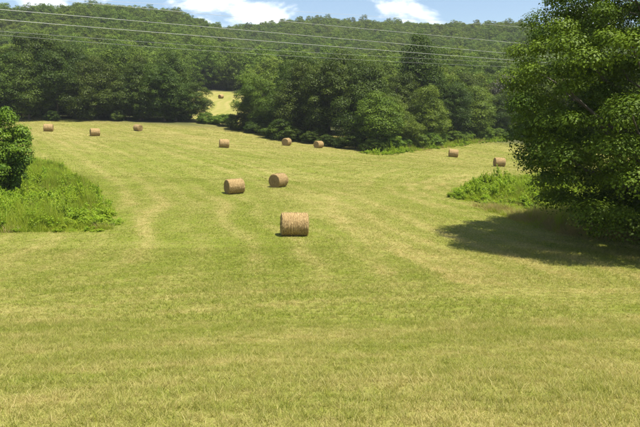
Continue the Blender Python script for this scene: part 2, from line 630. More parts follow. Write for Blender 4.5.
zones = [(2.0, 15.0, 0.5, 4, [(1500, 0.62, 0.025, 0.105, 0.0060)]),
         (15.0, 32.0, 0.55, 5, [(500, 0.69, 0.03, 0.11, 0.0105)]),
         (32.0, 66.0, 0.75, 6, [(320, 0.94, 0.03, 0.11, 0.020)]),
         (66.0, 142.0, 1.2, 6, [(260, 1.5, 0.03, 0.12, 0.040)])]
meshes, PP, II, SS = [], [], [], []
for zi, (y0, y1, st, mg, specs) in enumerate(zones):
    n, size, h0, h1, wd = specs[0]
    for v in range(4):
        meshes.append(blade_mesh('stubble', M_BLADE, n, size, h0, h1, wd, 100 + zi * 10 + v, lean=0.95, flat=0.30))
    P = grass_zone(y0, y1, st, mg)
    PP.append(P); II.append(zi * 4 + rng.integers(0, 4, len(P)))
PP = np.concatenate(PP); II = np.concatenate(II)
st_ = straw_amount(PP[:, 0], PP[:, 1])
pz = height(PP[:, 0], PP[:, 1])
rot = slope_rot(PP[:, 0], PP[:, 1], rng.integers(0, 4, len(PP)) * math.pi / 2 + rng.uniform(-.3, .3, len(PP)))
hs = 0.55 + 0.9 * fbm(PP[:, 0] * 0.3, PP[:, 1] * 0.3, 77, 3)
scl = np.stack([np.ones(len(PP)), np.ones(len(PP)), hs], -1)
stub_col = source_collection('stubble', meshes)
scatter('mown_grass', stub_col, np.column_stack([PP, pz]), rot, scl, II, {'straw': st_},
        'short green and straw coloured stubble covering the mown field', 'grass')

# ------------------------------------------------------------------ leaves and crowns
def leaf_cards(C, Rr, per, size, seed, up=0.35, flat=0.75, rag=0.35, shell=0.45, tint_spread=0.55):
    """leaf-sized faces spread over dome-shaped sprays with centres C and radii Rr"""
    r = np.random.default_rng(seed)
    n_each = np.maximum(6, (per * (Rr / Rr.mean()) ** 2)).astype(int)
    ci = np.repeat(np.arange(len(C)), n_each)
    n = len(ci)
    d = r.normal(size=(n, 3))
    d[:, 2] = np.where(d[:, 2] < 0, d[:, 2] * np.where(r.random(n) < 0.72, -1, 0.8), d[:, 2])
    d /= np.linalg.norm(d, axis=1)[:, None]
    rad = Rr[ci] * (1 - shell * r.random(n) ** 1.6) * (1 + rag * (r.random(n) - 0.5))
    P = C[ci] + d * rad[:, None] * np.array([1, 1, flat])
    nrm = d + np.array([0, 0, up]) + r.normal(size=(n, 3)) * 0.30
    nrm /= np.linalg.norm(nrm, axis=1)[:, None]
    t = np.cross(nrm, r.normal(size=(n, 3)))
    t /= np.linalg.norm(t, axis=1)[:, None] + 1e-9
    b = np.cross(nrm, t)
    L_ = size * (0.65 + 0.7 * r.random(n))
    W_ = L_ * (0.55 + 0.3 * r.random(n))
    fold = nrm * (L_ * 0.12)[:, None]
    v0 = P - t * (L_ * 0.5)[:, None] - fold
    v1 = P + b * (W_ * 0.5)[:, None] + t * (L_ * 0.06)[:, None]
    v2 = P + t * (L_ * 0.5)[:, None] - fold
    v3 = P - b * (W_ * 0.5)[:, None] + t * (L_ * 0.06)[:, None]
    V = np.stack([v0, v1, v2, v3], 1).reshape(-1, 3)
    F = np.arange(n * 4).reshape(n, 4)
    ct = r.random(len(C))
    tint = np.clip(ct[ci] * tint_spread + r.random(n) * (1 - tint_spread), 0, 1)
    return V, F, tint


def crown_points(n, rx, rz, zc, seed, low=0.0, lump=0.35, inner=0.5, pear=0.0, dmin=0.0):
    """spray centres within an uneven egg-shaped crown"""
    r = np.random.default_rng(seed)
    K = r.normal(size=(9, 3)); K /= np.linalg.norm(K, axis=1)[:, None]
    A = (r.random(9) - 0.45) * lump * 2
    out = []
    tries = 0
    while len(out) < n and tries < n * 60:
        tries += 1
        d = r.normal(size=3); d /= np.linalg.norm(d)
        if d[2] < -0.2 and r.random() < low:
            continue
        k = 1 + float(np.sum(A * np.clip((K @ d - 0.55) / 0.45, 0, 1)))
        rr = (inner + (1 - inner) * r.random() ** 0.6) * k
        wz = 1 - pear * max(0.0, d[2])
        p = np.array([d[0] * rx * rr * wz, d[1] * rx * rr * wz, zc + d[2] * rz * rr])
        if dmin and out:
            if np.min(np.sum((np.array(out) - p) ** 2, 1)) < dmin * dmin:
                continue
        out.append(p)
    return np.array(out)


def tubes(paths, sides=8):
    V, F = [], []
    for pts, rads in paths:
        pts = np.asarray(pts, float)
        base = len(V)
        for i, p in enumerate(pts):
            d = pts[min(i + 1, len(pts) - 1)] - pts[max(i - 1, 0)]
            d = d / (np.linalg.norm(d) + 1e-9)
            a = np.cross(d, [0.31, 0.9, 0.17]); a /= np.linalg.norm(a)
            b = np.cross(d, a)
            for k in range(sides):
                th = 2 * math.pi * k / sides
                V.append(p + (a * math.cos(th) + b * math.sin(th)) * rads[i])
        for i in range(len(pts) - 1):
            for k in range(sides):
                k2 = (k + 1) % sides
                F.append((base + i * sides + k, base + i * sides + k2, base + (i + 1) * sides + k2, base + (i + 1) * sides + k))
    return np.array(V), np.array(F)


def limb_path(a, b, r0, r1, seed, n=5, bow=0.12):
    r = np.random.default_rng(seed)
    a = np.asarray(a, float); b = np.asarray(b, float)
    ln = np.linalg.norm(b - a)
    pts, rd = [], []
    for i in range(n + 1):
        t = i / n
        p = a + (b - a) * t + np.array([0, 0, -bow * ln * math.sin(math.pi * t) * 0.5]) + r.normal(size=3) * ln * 0.025 * (0 < i < n)
        pts.append(p); rd.append(r0 + (r1 - r0) * t)
    return pts, rd


def trunk_meshes(H, rb, C, nlimb, seed, mat, lo=0.15, hi=0.75):
    r = np.random.default_rng(seed)
    n = 8
    pts = [np.array([math.sin(i * 1.3 + seed) * 0.012 * H * (i > 0), math.cos(i * 0.9 + seed) * 0.012 * H * (i > 0), -0.4 + (H * hi + 0.4) * i / n]) for i in range(n + 1)]
    rad = [rb * (1.35 if i == 0 else 1.0) * (1 - 0.82 * i / n) for i in range(n + 1)]
    V, F = tubes([(pts, rad)], 10)
    tr = mesh_np('trunk', V, F, mat, smooth=True)
    paths = []
    high = np.where(C[:, 2] > 0.33 * H)[0]
    for i in r.choice(high, min(nlimb, len(high)), replace=False):
        c = C[i]
        zt = max(H * lo, min(H * hi * 0.9, c[2] - np.hypot(c[0], c[1]) * 0.55))
        k = (zt + 0.4) / (H * hi + 0.4) * n
        j = int(min(max(k, 0), n - 1))
        s = pts[j] + (pts[j + 1] - pts[j]) * (k - j)
        paths.append(limb_path(s, c, rad[j] * 0.45, 0.012 * rb / 0.25 + 0.008, seed * 31 + int(i)))
    return tr, paths


def make_tree_meshes(name, seed, H, rx, leaf, per, ncl, mat, rcl=(0.95, 2.2), low=0.3, zc=0.55, rz=0.44, lump=0.35, pear=0.25, limbs=14, shell=0.38):
    r = np.random.default_rng(seed)
    C = crown_points(ncl, rx, H * rz, H * zc, seed, low, lump, 0.45, pear, dmin=rcl[0] * 1.1)
    C[:, 2] = np.clip(C[:, 2], 0.5, None)
    C[:, 2] *= (H - 0.7 * rcl[1]) / C[:, 2].max()      # the topmost spray reaches the tree's height
    Rr = rcl[0] + (rcl[1] - rcl[0]) * r.random(len(C)) ** 1.5
    V, F, t = leaf_cards(C, Rr, per, leaf, seed + 1, shell=shell)
    V[:, 2] = np.maximum(V[:, 2], 0.03)
    cm = mesh_np(name + '_crown', V, F, mat, {'tint': ('FACE', t)})
    tr, paths = trunk_meshes(H, 0.02 * H, C, limbs, seed + 2, M_BARK)
    lm = None
    if paths:
        V, F = tubes(paths, 5)
        lm = mesh_np('limbs', V, F, M_BARK, smooth=True)
    return tr, lm, cm


def place_tree(name, meshes, loc, rz, scale, label, cat, group, mat=None):
    t = empty(name, loc, rz, scale)
    tr, lm, cm = meshes
    link('trunk', tr, None, t)
    if lm:
        o = link('limbs', lm, None, t)
        o['kind'] = 'stuff'
    c = link('crown', cm, None, t)
    if mat is not None:
        c.material_slots[0].link = 'OBJECT'
        c.material_slots[0].material = mat
    tag(t, label, cat, group)
    return t


# ------------------------------------------------------------------ the big maple by the field
p0 = hit(652, 237)
BT = np.array([18.8, 34.3, 0.0]); BT[2] = float(height(BT[0], BT[1]))
Hb = 17.6
r = np.random.default_rng(5)
Co = crown_points(300, 7.7, 8.9, 8.2, 29, low=0.0, lump=0.28, inner=0.84, pear=0.12, dmin=1.15)
Cn = crown_points(170, 6.4, 7.6, 8.2, 24, low=0.0, lump=0.15, inner=0.35, pear=0.1, dmin=1.2)
Cb = np.concatenate([Co, Cn])
Cb[:, 2] = np.maximum(Cb[:, 2], 1.4 + 0.6 * r.random(len(Cb)))
Rb = 0.62 + 0.75 * r.random(len(Cb)) ** 1.3
V, F, t = leaf_cards(Cb, Rb, 720, 0.128, 22, up=0.45, flat=0.72, rag=0.4, shell=0.35, tint_spread=0.6)
V[:, 2] = np.maximum(V[:, 2], 0.25)
big = empty('maple_tree', BT, 0.0)
tag(big, 'huge dense dark green maple tree whose branches hang almost to the dry grass', 'tree')
trm, paths = trunk_meshes(Hb, 0.42, Cb, 46, 23, M_BARK, lo=0.10, hi=0.8)
link('trunk', trm, None, big)
for pth in paths[:46]:
    lv, lf = tubes([pth], 6)
    link('limb', mesh_np('limb', lv, lf, M_BARK, smooth=True), None, big)
link('crown', mesh_np('crown', V, F, M_BIG, {'tint': ('FACE', t)}), None, big)

# ------------------------------------------------------------------ hay bales
def hay_mats():
    def mk(name, spiral):
        m, nt = new_mat(name)
        out = nd(nt, 'ShaderNodeOutputMaterial')
        p = nd(nt, 'ShaderNodeBsdfPrincipled')
        p.inputs['Roughness'].default_value = 0.9
        p.inputs['Specular IOR Level'].default_value = 0.15
        tc = nd(nt, 'ShaderNodeTexCoord')
        mp = nd(nt, 'ShaderNodeMapping')
        mp.inputs['Scale'].default_value = (13, 6, 6) if not spiral else (6, 16, 16)
        n = nd(nt, 'ShaderNodeTexNoise')
        n.inputs['Scale'].default_value = 1.6
        n.inputs['Detail'].default_value = 9
        n.inputs['Roughness'].default_value = 0.7
        nt.links.new(tc.outputs['Object'], mp.inputs[0])
        nt.links.new(mp.outputs[0], n.inputs['Vector'])
        cr = nd(nt, 'ShaderNodeValToRGB')
        e = cr.color_ramp.elements
        e[0].position = 0.32; e[0].color = (0.12, 0.072, 0.025, 1)
        e[1].position = 0.68; e[1].color = (0.57, 0.42, 0.20, 1)
        e2 = cr.color_ramp.elements.new(0.5); e2.color = (0.32, 0.218, 0.090, 1)
        nt.links.new(n.outputs['Fac'], cr.inputs[0])
        oi = nd(nt, 'ShaderNodeObjectInfo')
        c = mixc(nt, math_n(nt, 'MULTIPLY', oi.outputs['Random'], 0.25), cr.outputs[0], (0.27, 0.19, 0.085))
        nt.links.new(c, p.inputs['Base Color'])
        b = nd(nt, 'ShaderNodeBump')
        b.inputs['Strength'].default_value = 0.9
        b.inputs['Distance'].default_value = 0.05
        nt.links.new(n.outputs['Fac'], b.inputs['Height'])
        nt.links.new(b.outputs[0], p.inputs['Normal'])
        nt.links.new(p.outputs[0], out.inputs[0])
        return m
    return mk('rolled_hay', False), mk('hay_end', True)


M_HAY, M_END = hay_mats()
M_STRAWBIT = foliage_mat('loose_straw', (0.24, 0.17, 0.075), (0.52, 0.40, 0.20), 0.25, 0.1)


def plain_mat(name, c, rough=0.7):
    m, nt = new_mat(name)
    out = nd(nt, 'ShaderNodeOutputMaterial')
    p = nd(nt, 'ShaderNodeBsdfPrincipled')
    p.inputs['Roughness'].default_value = rough
    n = nd(nt, 'ShaderNodeTexNoise'); n.inputs['Scale'].default_value = 12
    nt.links.new(mixc(nt, n.outputs['Fac'], tuple(v * 0.7 for v in c), tuple(min(1, v * 1.2) for v in c)), p.inputs['Base Color'])
    nt.links.new(p.outputs[0], out.inputs[0])
    return m


M_TWINE = plain_mat('twine', (0.20, 0.135, 0.07))
BR, BL = 0.70, 1.52           # bale radius and length, axis along x


def bale_radius(x, th, seed):
    """uneven roll: soft ridges round it, squashed where it sits"""
    w = (fbm(x * 5 + 40, th * 3.0 + seed, seed, 3) - 0.5) * 0.055
    w += 0.006 * np.sin(x * 2 * np.pi / 0.19 + seed)
    edge = np.clip((np.abs(x) - (BL / 2 - 0.10)) / 0.10, 0, 1)
    return BR + w - 0.055 * edge ** 2


def bale_meshes(seed):
    nth, nxx = 72, 44
    xs = np.linspace(-BL / 2, BL / 2, nxx)
    th = np.linspace(0, 2 * np.pi, nth, endpoint=False)
    X, T = np.meshgrid(xs, th, indexing='ij')
    RR = bale_radius(X, T, seed)
    RR[:, :] = RR
    Y = RR * np.cos(T); Z = RR * np.sin(T)
    Z = np.where(Z < -BR * 0.93, -BR * 0.93 + (Z + BR * 0.93) * 0.25, Z)
    V = np.stack([X, Y, Z + BR * 0.95], -1).reshape(-1, 3)
    F = []
    for i in range(nxx - 1):
        for k in range(nth):
            k2 = (k + 1) % nth
            F.append((i * nth + k, i * nth + k2, (i + 1) * nth + k2, (i + 1) * nth + k))
    roll = mesh_np('roll', V, np.array(F)[:, ::-1], M_HAY, smooth=True)
    ends = []
    for s in (-1, 1):
        nr = 26
        rr = np.linspace(0.0, 1.0, nr)
        rim = RR[0 if s < 0 else -1]
        Vv, Ff = [], []
        for i, q in enumerate(rr):
            for k in range(nth):
                a = th[k]
                sp = (q * 9 + a / (2 * np.pi)) % 1.0
                dx = 0.022 * math.sin(2 * math.pi * sp) + 0.03 * (1 - q * q) + (vnoise(q * 9, a * 4, seed + 3) - 0.5) * 0.03
                if i == nr - 1:
                    dx = 0
                rad = max(q, 0.005) * rim[k]
                z = rad * math.sin(a)
                if z < -BR * 0.93:
                    z = -BR * 0.93 + (z + BR * 0.93) * 0.25
                Vv.append((s * (BL / 2 + dx), rad * math.cos(a), z + BR * 0.95))
        for i in range(nr - 1):
            for k in range(nth):
                k2 = (k + 1) % nth
                f = (i * nth + k, i * nth + k2, (i + 1) * nth + k2, (i + 1) * nth + k)
                Ff.append(f if s < 0 else f[::-1])
        ends.append(mesh_np('end_face', np.array(Vv), np.array(Ff), M_END, smooth=True))
    # twine loops
    tw = []
    for j, x in enumerate(np.linspace(-BL / 2 + 0.12, BL / 2 - 0.12, 11)):
        pts = []
        for k in range(49):
            a = 2 * np.pi * k / 48
            rad = float(bale_radius(np.array(x), np.array(a % (2 * np.pi)), seed)) + 0.004
            z = rad * math.sin(a)
            if z < -BR * 0.93:
                z = -BR * 0.93 + (z + BR * 0.93) * 0.25
            pts.append((x + 0.012 * math.sin(3 * a + j), rad * math.cos(a), z + BR * 0.95))
        v_, f_ = tubes([(pts, [0.007] * len(pts))], 4)
        tw.append(mesh_np('twine', v_, f_, M_TWINE))
    # loose straws standing out of the roll
    r = np.random.default_rng(seed + 50)
    n = 2600
    x = (r.random(n) - 0.5) * (BL + 0.02); a = r.random(n) * 2 * np.pi
    onend = r.random(n) < 0.25
    q = np.sqrt(r.random(n))
    rad = np.where(onend, q * BR, BR - 0.01)
    xx = np.where(onend, np.sign(x) * (BL / 2 + 0.01), x)
    P = np.stack([xx, rad * np.cos(a), np.maximum(rad * np.sin(a), -BR * 0.9) + BR * 0.95], -1)
    nrm = np.where(onend[:, None], np.stack([np.sign(x), 0 * x, 0 * x], -1), np.stack([0 * a, np.cos(a), np.sin(a)], -1))
    d = np.stack([0 * a, -np.sin(a), np.cos(a)], -1) * np.sign(r.random(n) - 0.5)[:, None] + nrm * (0.15 + 0.5 * r.random(n))[:, None] + r.normal(size=(n, 3)) * 0.3
    d /= np.linalg.norm(d, axis=1)[:, None]
    ln = 0.05 + 0.10 * r.random(n)
    sd_ = np.cross(d, r.normal(size=(n, 3))); sd_ /= np.linalg.norm(sd_, axis=1)[:, None]
    w = 0.004
    V = np.stack([P - sd_ * w, P + sd_ * w, P + d * ln[:, None] + sd_ * w * .4, P + d * ln[:, None] - sd_ * w * .4], 1).reshape(-1, 3)
    V[:, 2] = np.maximum(V[:, 2], 0.0)
    st = mesh_np('loose_straw', V, np.arange(4 * n).reshape(n, 4), M_STRAWBIT, {'tint': ('FACE', r.random(n))})
    return roll, ends, tw, st


bale_kinds = [bale_meshes(s) for s in (2, 7, 13)]
BG = 'round hay bales left on the mown field'
BALES = [  # pixel of the base, heading of the axis in degrees, kind, size, label
    (294, 235.5, 8, 0, 1.0, 'largest round hay bale, lying alone on open stubble, broad side showing'),
    (234.5, 193.5, 32, 1, 1.0, 'round hay bale beside its twin mid-field, its narrow dark end barely showing'),
    (278.5, 187, 58, 2, 1.0, 'round hay bale mid-field turned to show its whole shaded round end'),
    (224, 147.5, 14, 0, 1.0, 'small round bale alone on the slope below the gap in the trees'),
    (286.5, 145.5, 68, 1, 1.0, 'small bale against the tree shade, first of a pair, end turned forward'),
    (318.5, 148, 50, 2, 0.95, 'small bale against the tree shade, second of a pair, nearer the weedy margin'),
    (48.5, 131.5, 14, 0, 1.0, 'small round bale on the upper field next to the large leafy shrub'),
    (95, 136, 30, 1, 1.0, 'small round bale on the upper field, middle one of three in a row'),
    (138, 131, -35, 2, 0.95, 'small round bale on the upper field under the tree wall, toward the gap'),
    (453, 157, -6, 1, 1.0, 'small reddish brown bale by the weedy margin of the middle trees'),
    (499, 166.5, 4, 2, 1.0, 'brown bale partly hidden behind the maple branches and weeds'),
    (221, 98.5, 60, 0, 1.0, 'tiny pale bale in the far clearing seen through the tree gap'),
]


def place_bale(px, py, deg, kind, s, label):
    p = hit(px, py)
    roll, ends, tw, st = bale_kinds[kind]
    rot = slope_rot(np.array([p[0]]), np.array([p[1]]), np.array([R(deg)]))[0]
    b = empty('hay_bale', (p[0], p[1], float(height(p[0], p[1])) - 0.02), 0, (s, s, s))
    b.rotation_euler = Euler(rot)
    tag(b, label, 'hay bale', BG)
    ro = link('roll', roll, None, b)
    for e in ends:
        link('end_face', e, None, b)
    if p[1] < 130:
        for t_ in tw:
            link('twine', t_, None, ro)
        o = link('loose_straw', st, None, b)
        o['kind'] = 'stuff'
    return p


for b_ in BALES:
    pb = place_bale(*b_)
    print('bale', b_[:2], np.round(pb, 1))

# ------------------------------------------------------------------ woodland trees
HM = 15.0
KIND = {
    'round': [make_tree_meshes('round', 40 + i, HM, 5.4, 0.25, 270, 135, M_MID, low=0.1, zc=0.51, rz=0.47, lump=0.7, pear=0.25) for i in range(4)],
    'tall': [make_tree_meshes('tall', 60 + i, HM, 3.7, 0.24, 250, 105, M_MID, low=0.1, zc=0.55, rz=0.45, lump=0.4, pear=0.35) for i in range(2)],
}
BUSH = [make_tree_meshes('bush', 80 + i, 4.0, 2.3, 0.15, 190, 90, M_BUSH, rcl=(0.4, 0.8), low=0.0, zc=0.46, rz=0.46, lump=0.5, pear=0.2, limbs=10) for i in range(3)]

trees = []   # px, base py, top py, kind, variant, width factor, extra depth, material, label, group


def wood_tree(px, by, ty, kind, var, wf, back, mat, label, group, name='woodland_tree'):
    p = hit(px, by)
    d = ray(px, by)
    x, y = p[0] * (p[1] + back) / p[1], p[1] + back
    z = float(height(x, y))
    u = ray(px, ty)
    top = CZ + u[2] / u[1] * y
    s = (top - z) / HM
    return place_tree(name, KIND[kind][var], (x, y, z - 0.1), float(rng.uniform(0, 6.28)), (s * wf, s * wf, s), label, 'tree', group, mat)


LG = 'trees of the wood behind the upper field'
left_row = [(-62, 48), (-30, 44), (2, 46), (30, 52), (58, 48), (86, 52), (112, 58), (140, 60), (165, 64), (176, 62), (187, 80)]
for i, (px, ty) in enumerate(left_row):
    lab = {-62: 'tree of the upper wood beyond the large shrub, mostly out of view', -30: 'tree of the upper wood beyond the large shrub, mostly out of view',
           2: 'dark tree rising straight behind the large leafy shrub', 30: 'dark tree between the large shrub and the first upper bale',
           58: 'dark tree directly behind the upper bale next to the large shrub', 86: 'dark tree directly behind the middle one of the three upper bales',
           112: 'dark tree between the middle and last of the three upper bales', 140: 'dark tree directly behind the upper bale nearest the tree gap',
           165: 'dark tree between the last upper bale and the end of the wood'}.get(px, '')
    if px == 187:
        lab = 'short rounded tree ending the wood at the gap to the far clearing'
    if px == 176:
        lab = 'dense upright tree one back from the gap to the far clearing'
    wood_tree(px, 122.5 + (1.0 if px > 150 else 0), ty, 'round', i % 4, 1.0, 5 + float(rng.uniform(-1, 3)), None, lab, LG)
for i, px in enumerate(range(-80, 180, 25)):
    ty = np.interp(px, [-80, 40, 100, 150, 200], [33, 33, 42, 51, 62]) + rng.uniform(-5, 5)
    wood_tree(px, 122.5, ty, 'round', (i + 2) % 4, 0.9, 17 + float(rng.uniform(-3, 4)), None,
              'tall tree crown showing over the front row of the upper wood', 'second row of the upper wood')

CG = 'trees of the middle wood across the hollow'
FOOT = lambda px: float(np.interp(px, [225, 240, 265, 290, 320, 350, 375, 400, 425, 450, 480, 510, 560, 640, 720], [129, 131, 136, 142, 146, 150, 153, 151, 148, 145, 141, 138, 137, 140, 142]))
centre = [  # px, top, kind, variant, width, back, mat, label
    (253, 88, 'round', 0, .9, 5, None, 'low spreading dark tree at the tip of the middle wood by the gap'),
    (269, 70, 'round', 1, .9, 8, M_PALE, 'bright green tree near the tip of the middle wood above the bale slope'),
    (283, 66, 'round', 2, .95, 8, None, 'dark tree directly behind the first of the two shaded bales'),
    (305, 60, 'round', 3, .9, 9, None, 'dark tree standing between the two shaded bales'),
    (330, 57, 'round', 0, .9, 9, None, 'broad dark tree directly behind the second shaded bale'),
    (352, 52, 'round', 1, .9, 12, None, 'broad dark tree between the second shaded bale and the vine-draped tree'),
    (378, 88, 'tall', 0, 1.35, 4, M_PALE, 'small narrow tree draped in vines at the bulge of the middle wood'),
    (402, 92, 'round', 2, 1.0, 5, M_PALE, 'light green rounded tree beside the vine-draped tree, below the tallest tree'),
    (428, 84, 'round', 3, .9, 6, M_PALE, 'light green rounded tree between the tallest tree and the reddish bale'),
    (452, 80, 'round', 0, .85, 7, None, 'mid green tree behind the reddish brown bale'),
    (474, 84, 'tall', 1, 1.3, 6, M_PALE, 'narrow leafy tree standing between the brown bale and the maple'),
    (497, 88, 'round', 1, .8, 8, None, 'mid green tree seen beside the hanging maple branches'),
    (524, 84, 'round', 2, .9, 8, None, 'woodland tree mostly hidden behind the big maple'),
    (552, 80, 'round', 3, .9, 8, None, 'woodland tree mostly hidden behind the big maple'),
    (585, 78, 'round', 0, .9, 8, None, 'woodland tree mostly hidden behind the big maple'),
    (620, 76, 'round', 1, .9, 8, None, 'woodland tree mostly hidden behind the big maple'),
    (660, 76, 'round', 2, .9, 8, None, 'woodland tree mostly hidden behind the big maple'),
    (417, 27, 'tall', 0, 0.9, 24, M_DARK, 'tallest dark tree rising clear above the middle wood under the wires'),
    (372, 60, 'round', 3, .85, 20, None, 'dark tree filling the middle wood behind the vine-draped tree'),
    (395, 68, 'round', 2, .85, 22, None, 'dark tree filling the middle wood beside the tallest tree'),
    (442, 66, 'round', 1, .85, 20, M_PALE, 'pale green tree behind the brown bale, in the second row'),
    (466, 70, 'round', 0, .85, 22, None, 'mid green tree crown between the pale tree and the greyish tree'),
    (503, 72, 'tall', 1, 1.3, 20, M_GREYLEAF, 'sparse greyish brown tree beside the top of the maple branches'),
    (534, 70, 'round', 2, .9, 22, None, 'woodland tree mostly hidden behind the big maple'),
    (322, 50, 'round', 2, .85, 24, None, 'tree crown peeping over the dark front trees of the middle wood'),
    (292, 58, 'round', 3, .85, 22, None, 'tree crown peeping over the dark front trees of the middle wood'),
    (345, 46, 'round', 0, .85, 28, None, 'tree crown peeping over the dark front trees of the middle wood'),
]
for px, ty, kd, v, wf, back, mat, lab in centre:
    wood_tree(px, FOOT(px), ty, kd, v, wf, back, mat, lab, CG)

# shrubs
def shrub(px, py, h, wf, var, mat, label, group=None, back=0.0, name='shrub'):
    p = hit(px, py)
    x, y = p[0] * (p[1] + back) / p[1], p[1] + back
    z = float(height(x, y))
    s = h / 4.0
    return place_tree(name, BUSH[var], (x, y, z - 0.15 * s), float(rng.uniform(0, 6.28)), (s * wf, s * wf, s), label, 'shrub', group, mat)


SG = 'low shrubs along the foot of the woods'
SL = 'low dark shrub filling the foot of the wood behind the upper field'
for i, px in enumerate(range(-60, 205, 19)):
    if rng.random() < 0.3:
        continue
    shrub(px + rng.uniform(-9, 9), 122.5, rng.uniform(1.2, 5.4), rng.uniform(0.8, 1.3), i % 3, M_MID, SL, SG, rng.uniform(2.5, 6))
for i, px in enumerate((206, 216, 228)):
    shrub(px, 124 + (px - 206) * 0.12, (3.0, 2.6, 3.0)[i], 1.3, i, None, 'low green bush closing the gap below the far clearing', SG, 1.5)
for i, px in enumerate(range(238, 372, 15)):
    shrub(px + rng.uniform(-4, 4), FOOT(px), rng.uniform(1.8, 4.8), 1.2, i % 3, M_MID,
          'low dark shrub under the middle wood behind the shaded bales', SG, rng.uniform(1.0, 3))
for i, px in enumerate(range(376, 520, 13)):
    shrub(px + rng.uniform(-4, 4), FOOT(px), rng.uniform(2.2, 4.6), 1.15, i % 3, M_PALE if i % 3 == 0 else None,
          'green shrub rising out of the grassy margin of the middle wood', SG, rng.uniform(0.5, 4))
for i, px in enumerate(range(530, 720, 24)):
    shrub(px, FOOT(px), 3.5, 1.3, i % 3, None, 'green shrub mostly hidden behind the big maple', SG, 2)

# big shrub beside the weeds
pl = hit(-19, 203)
bs = make_tree_meshes('large_shrub', 91, 7.6, 3.7, 0.17, 230, 260, M_BUSH, rcl=(0.45, 0.95), low=0.0, zc=0.47, rz=0.47, lump=0.35, pear=0.2, limbs=16)
print('shrub at', pl)
place_tree('large_shrub', bs, (pl[0], pl[1], pl[2] - 0.2), 0.6, (0.96, 0.96, 1.10), 'large leafy green shrub rising from the tall weeds', 'shrub', None)
pl2 = hit(-75, 200)
place_tree('large_shrub', bs, (pl2[0], pl2[1], pl2[2] - 0.2), 2.9, (1.1, 1.1, 1.1), 'second large shrub half out of view behind the first', 'shrub', None)

# ------------------------------------------------------------------ weeds, tall grass
def weed_plant(seed, h, n, leaf):
    r = np.random.default_rng(seed)
    Vs, Fs, Ts, off = [], [], [], 0
    for s in range(5):
        a = r.random() * 6.28; lean = r.random() * 0.35 * h
        bx, by = r.normal(size=2) * 0.10
        hh = h * (0.6 + 0.4 * r.random())
        t = r.random(n) ** 0.8
        P = np.stack([bx + math.cos(a) * lean * t, by + math.sin(a) * lean * t, hh * t], -1) + r.normal(size=(n, 3)) * 0.05
        C_ = P; 
        v, f, tt = leaf_cards(C_, np.full(n, 0.09), 6, leaf, seed * 7 + s, up=0.6, flat=0.7, tint_spread=0.4)
        Vs.append(v); Fs.append(f + off); Ts.append(tt); off += len(v)
    return np.concatenate(Vs), np.concatenate(Fs), np.concatenate(Ts)


weed_meshes = []
for i in range(3):
    V, F, t = weed_plant(300 + i, 0.75, 22, 0.075)
    V[:, 2] = np.maximum(V[:, 2], 0)
    weed_meshes.append(mesh_np('weed', V, F, M_WEED, {'tint': ('FACE', t)}))
for i in range(3):
    weed_meshes.append(blade_mesh('tall_grass', M_TALL, 150, 0.9, 0.35, 0.95, 0.018, 320 + i, lean=0.45, segs=3))
for i in range(3):
    weed_meshes.append(blade_mesh('tall_dry', M_DRY, 170, 0.9, 0.35, 0.95, 0.014, 340 + i, lean=0.4, segs=3))
weed_col = source_collection('weeds', weed_meshes)


def fill(poly, step):
    poly = np.asarray(poly)
    x0, y0 = poly[:, :2].min(0); x1, y1 = poly[:, :2].max(0)
    X, Y = np.meshgrid(np.arange(x0, x1, step), np.arange(y0, y1, step))
    X = X.ravel() + rng.uniform(-.5, .5, X.size) * step; Y = Y.ravel() + rng.uniform(-.5, .5, Y.size) * step
    k = inside(poly, X, Y)
    return X[k], Y[k]


def weeds(name, poly, step, weights, hscale, label, edge=1.0):
    X, Y = fill(poly, step)
    pl_ = np.asarray(poly)[:, :2]
    dist = np.full(len(X), 1e9)
    for i in range(len(pl_)):
        a_, b_ = pl_[i - 1], pl_[i]
        ab = b_ - a_
        tt = np.clip(((X - a_[0]) * ab[0] + (Y - a_[1]) * ab[1]) / (ab @ ab), 0, 1)
        dist = np.minimum(dist, np.hypot(X - a_[0] - tt * ab[0], Y - a_[1] - tt * ab[1]))
    k = dist > edge * 2.2 * np.clip(fbm(X * 0.45, Y * 0.45, 12, 3) - 0.25, 0, 1) * (0.4 + rng.random(len(X)))
    X, Y, dist = X[k], Y[k], dist[k]
    n = len(X)
    kinds = rng.choice(9, n, p=np.array(weights) / np.sum(weights))
    lum = fbm(X * 0.35, Y * 0.35, 55, 3)
    # leafy weeds grow in drifts
    drift = fbm(X * 0.22 + 7, Y * 0.22, 66, 2) > 0.55
    kinds = np.where(drift & (np.array(weights)[0] > 0), kinds % 3, kinds)
    s = hscale * np.clip(0.15 + 1.7 * (lum - 0.12), 0.3, 2) * rng.uniform(0.6, 1.25, n) * (0.4 + 0.6 * sstep(0, 2.5 * edge, dist))
    s = s * np.where(rng.random(n) < 0.06, 1.5, 1.0)
    scl = np.stack([0.9 + 0.3 * rng.random(n)] * 2 + [s], -1)
    rotz = np.stack([rng.normal(0, .06, n), rng.normal(0, .06, n), rng.uniform(0, 6.28, n)], -1)
    scatter(name, weed_col, np.stack([X, Y, height(X, Y) - 0.02], -1), rotz, scl, kinds, {'hue': rng.random(n)}, label, 'weeds')


